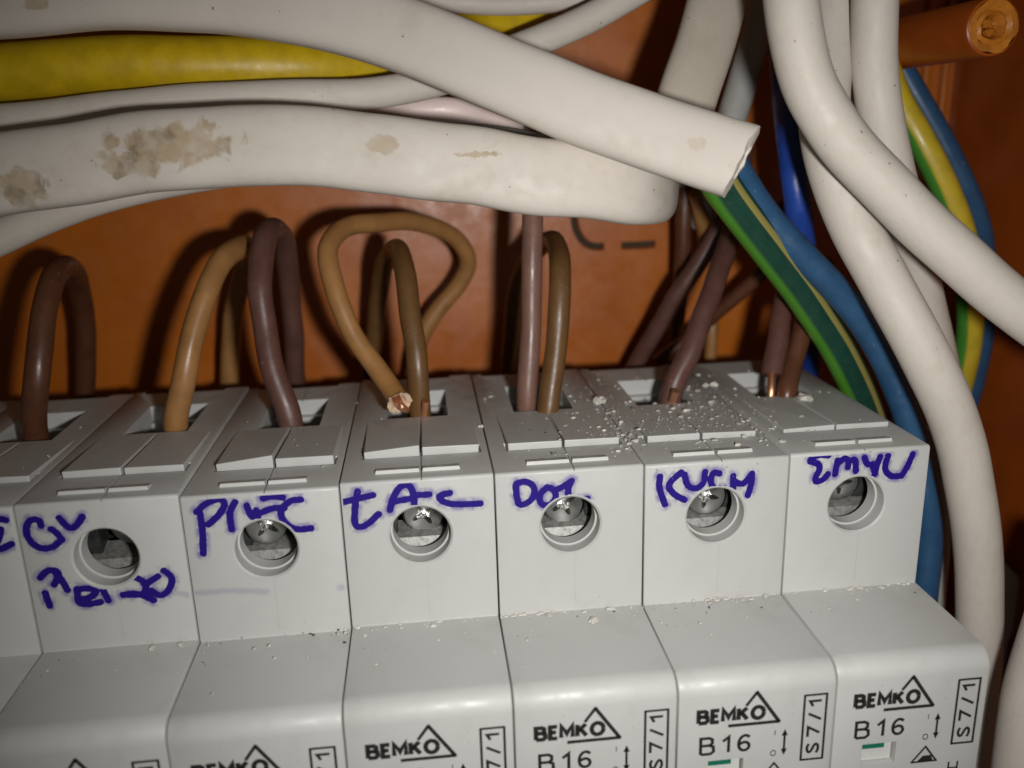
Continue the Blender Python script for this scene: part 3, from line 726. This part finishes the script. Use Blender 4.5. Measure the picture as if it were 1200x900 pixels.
wire('purple-brown wire in a narrow upright loop over the second screw hole', [(338, 492), (324, 445, -26), (311, 390, -28), (305, 335, -30), (309, 285, -34), (322, 268, -40), (334, 288, -47), (340, 340, -52), (344, 400, -55), (348, 470, -58)], 1.66, 'purple_brown')
# tan loop with a torn end that misses its slot
P = path([(468, 472, -21.0), (458, 456, -23.5), (440, 432, -26), (409, 382, -28), (390, 335, -30), (384, 292, -33), (404, 266, -38), (450, 259, -44), (500, 263, -50), (536, 280, -54), (549, 308, -56), (535, 338, -57), (512, 365, -57.5), (492, 400, -58), (482, 470, -60)])
root = empty('wire', P[0]); tag(root, 'tan wire in a wide loop, its insulation torn open above the slot', 'wire', GB)
v, f, uv, fr = sweep(P, 1.45, n=26, wob=.05, cap=False)
nn = 26; T0_ = fr[0][1]
for k in range(nn): v[k] = v[k] + T0_ * (.9 * noise.noise(Vector((k * .9, 7, 2)))) + (v[k] - P[0]) * (.22 + .2 * noise.noise(Vector((k * .8, 1, 5))))
b0 = len(v); v = list(v) + [P[0] + (v[k] - P[0]) * .62 + T0_ * .3 for k in range(nn)] + [P[0] + (v[k] - P[0]) * .55 + T0_ * 2.2 for k in range(nn)]
rim = [(k, (k + 1) % nn, b0 + (k + 1) % nn, b0 + k) for k in range(nn)]; inn = [(b0 + k, b0 + (k + 1) % nn, b0 + nn + (k + 1) % nn, b0 + nn + k) for k in range(nn)]
ins = mesh_obj('insulation', v, f + rim + inn, M['tan'], root, P[0], angle=60); ins.location = (0, 0, 0)
ins.data.materials.append(M['torn'])
nf = len(f)
for p_ in ins.data.polygons:
    if p_.index >= nf: p_.material_index = 1
cp = at(482, 484, Y=-2.0)
cpth = catmull([P[8], P[3], P[0], P[0] - T0_ * 1.3, cp, cp + np.array([.5, -4, 0])], 6)
tube_obj('conductor', cpth, .55, None, M['copper'], root, n=14, wob=.1)
o_, s = wire('dark olive-brown wire inside the wide tan loop, scraped along its front', [(491, 484), (488, 430, -24), (479, 370, -27), (476, 320, -31), (467, 294, -37), (455, 300, -45), (446, 335, -52), (438, 390, -56), (432, 470, -60)], 1.5, 'olive_brown')
nick(o_, (497, 486, .5), (499, 470), .5, 1.0)
wire('straight rose-brown wire rising behind the stained cable, left of a pair', [(618, 474), (620, 420, -26), (622, 360, -27), (623, 300, -28), (625, 240, -30), (626, 170, -34), (624, 90, -40)], 1.48, 'rose_brown')
wire('olive-brown wire with a rounded top, right of the straight rose-brown one', [(642, 479), (648, 425, -24), (654, 365, -25), (656, 315, -28), (654, 290, -34), (640, 284, -42), (620, 305, -50), (603, 350, -55), (598, 410, -58), (597, 480, -60)], 1.55, 'olive_brown')
o, s = wire('brown wire with a copper nick at its foot on the breaker marked KUCH', [(786, 466), (806, 415, -26), (826, 365, -29), (844, 315, -34), (856, 276, -40), (866, 225, -46), (872, 170, -50)], 1.6, 'purple_brown')
# copper nicks are their own small parts of the wires
s = at(786, 466, Y=.3)
nick(o, (787, 470, .4), (792, 458), .55, 1.2)
cable('brown wire slanting down to the back edge behind the KUCH breaker', [(735, 450, -56), (752, 415, -54), (790, 352, -50), (822, 302, -48), (846, 262, -48), (860, 220, -50)], 1.5, None, 'purple_brown', 'wire', 'brown wires bundled behind the breakers', name='wire')
cable('short brown wire crossing up to the right behind the copper nicked wire', [(770, 425, -58), (805, 397, -57), (845, 362, -54), (885, 327, -50), (920, 296, -47), (945, 275, -46)], 1.25, None, 'brown', 'wire', 'brown wires bundled behind the breakers', name='wire')
cable('dim brown wire hanging straight down from the bend of the stained cable', [(802, 160, -55), (802, 240, -56), (800, 300, -57), (796, 360, -60), (790, 440, -63)], 1.4, None, 'brown', 'wire', 'brown wires bundled behind the breakers', name='wire')
cable('ochre wire end pointing up in the gap under the cut cable', [(815, 225, -50), (822, 255, -52), (830, 300, -58)], 1.3, None, 'tan', 'wire', 'brown wires bundled behind the breakers', name='wire')
cable('thin ochre wire standing upright behind the back edge, right of the nicked wire', [(834, 345, -62), (834, 390, -61), (832, 430, -61), (831, 475, -61)], 1.15, None, 'tan', 'wire', 'brown wires bundled behind the breakers', name='wire')
P = path([(905, 440, -25.5), (909, 415, -27), (914, 375, -30), (921, 335, -34), (925, 290, -40), (922, 240, -46)])
o, fr = tube_obj('wire', [P[0]] + list(P[1:]), 1.55, None, M['purple_brown'], n=22, wob=.05); tag(o, 'brown wire stripped short so bare copper shows on the right end breaker', 'wire', GB)
c0 = at(903, 463, Y=.0)
tube_obj('copper_core', catmull([c0 + np.array([-.2, -2.5, -.5]), c0 + np.array([0, .3, .2]), P[0] + np.array([-.2, .2, .25]), P[3]], 6), .62, None, M['copper'], o, n=14, wob=.12)
wire('brown wire pressed beside the bare copper on the right end breaker', [(922, 462), (930, 425, -26.5), (941, 385, -29), (953, 350, -33), (968, 310, -40)], 1.42, 'brown', down=2.5)

# ================================================================ PLASTER CRUMBS
big = [((703, 472), 1.05, 'largest white plaster lump, at the back corner beside the olive-brown wire', 0), ((837, 452), .75, 'white plaster crumb on the KUCH breaker top, right one of two', 0), ((827, 453), .5, 'white plaster crumb on the KUCH breaker top, left one of two', 0),
       ((943, 469), .85, 'pale plaster chip lying right of the bare copper', 0), ((563, 501), .45, 'white plaster chip by the seam left of the breaker marked DOL', 0),
       ((178, 761), .42, 'white crumb in the step crease, middle one under the leftmost screw hole', 1), ((213, 757), .5, 'white crumb in the step crease, at the seam below left', 1), ((695, 729), .5, 'flat white flake on the step below the breaker marked DOL', 1), ((840, 703), .4, 'white crumb at the crease under the KUCH screw hole', 1)]
for k, ((px, py), r_, lab, shelf) in enumerate(big):
    p = at(px, py, Y=-H1 - .02 if shelf else 0.0)
    i = math.floor(p[0] / P_ + 3)
    if not shelf: p[1] += flap_height(i, p[0] - X0(i), p[2])
    p[1] += r_ * .35
    v, f = lump(p, r_, k + 3, 2, .55)
    o = mesh_obj('plaster_crumb', v, f, M['plaster'], None, p, angle=25); tag(o, lab, 'crumb', 'plaster crumbs lying on the breakers')
P1, P2 = [], []
rd = random.Random(11)
def scatter(n, fx, fz, shelf, rmin, rmax, dst):
    for _ in range(n):
        x, z = fx(), fz()
        if not -70 < x < 52.5: continue
        i = math.floor(x / P_ + 3); lx = x - X0(i)
        if not shelf and 4.6 < lx < 13.3 and -35.7 < z < -22.6: continue
        y = -H1 - .03 if shelf else flap_height(i, lx, z)
        r_ = rmin * .7 + (rmax - rmin * .7) * rd.random() ** 5
        dst.append(lump((x, y + r_ * .4, z), r_, rd.random() * 50, 1, rd.uniform(.35, .75)))
scatter(420, lambda: rd.gauss(32, 9), lambda: rd.uniform(-38, -4), False, .05, .34, P1)
scatter(240, lambda: rd.gauss(14, 5), lambda: rd.uniform(-36, -4), False, .05, .26, P1)
scatter(130, lambda: rd.gauss(30, 3.5), lambda: rd.gauss(-20, 6), False, .08, .42, P1)
scatter(90, lambda: rd.gauss(17.6, .7), lambda: rd.uniform(-22, -5), False, .06, .35, P1)
scatter(60, lambda: rd.gauss(35.5, 1.2), lambda: rd.uniform(-14, -3), False, .06, .35, P1)
scatter(170, lambda: rd.uniform(-60, 5), lambda: rd.uniform(-38, -3), False, .04, .16, P1)
scatter(420, lambda: rd.uniform(-20, 52), lambda: .1 + abs(rd.gauss(0, .5)), True, .07, .36, P1)
scatter(240, lambda: rd.uniform(-60, 52), lambda: .2 + abs(rd.gauss(0, 4)), True, .05, .22, P1)
scatter(60, lambda: rd.uniform(-60, 52), lambda: .1 + abs(rd.gauss(0, 1.5)), True, .05, .18, P2)
scatter(70, lambda: rd.gauss(20, 14), lambda: rd.uniform(-36, -3), False, .05, .2, P2)
scatter(1500, lambda: rd.gauss(32, 8), lambda: rd.gauss(-18, 9), False, .03, .11, P1)
scatter(700, lambda: rd.gauss(15, 8), lambda: rd.uniform(-40, -1.5), False, .03, .10, P1)
scatter(500, lambda: rd.gauss(30, 14), lambda: .1 + abs(rd.gauss(0, 2.2)), True, .03, .10, P1)
v, f = join(P1); o = mesh_obj('plaster_dust', v, f, M['plaster'], smooth=False); tag(o, 'fine white plaster dust and crumbs strewn over the breaker tops', 'dust', kind='stuff')
v, f = join(P2); o = mesh_obj('grit', v, f, M['grit'], smooth=False); tag(o, 'fine dark grit strewn over the breakers', 'grit', kind='stuff')
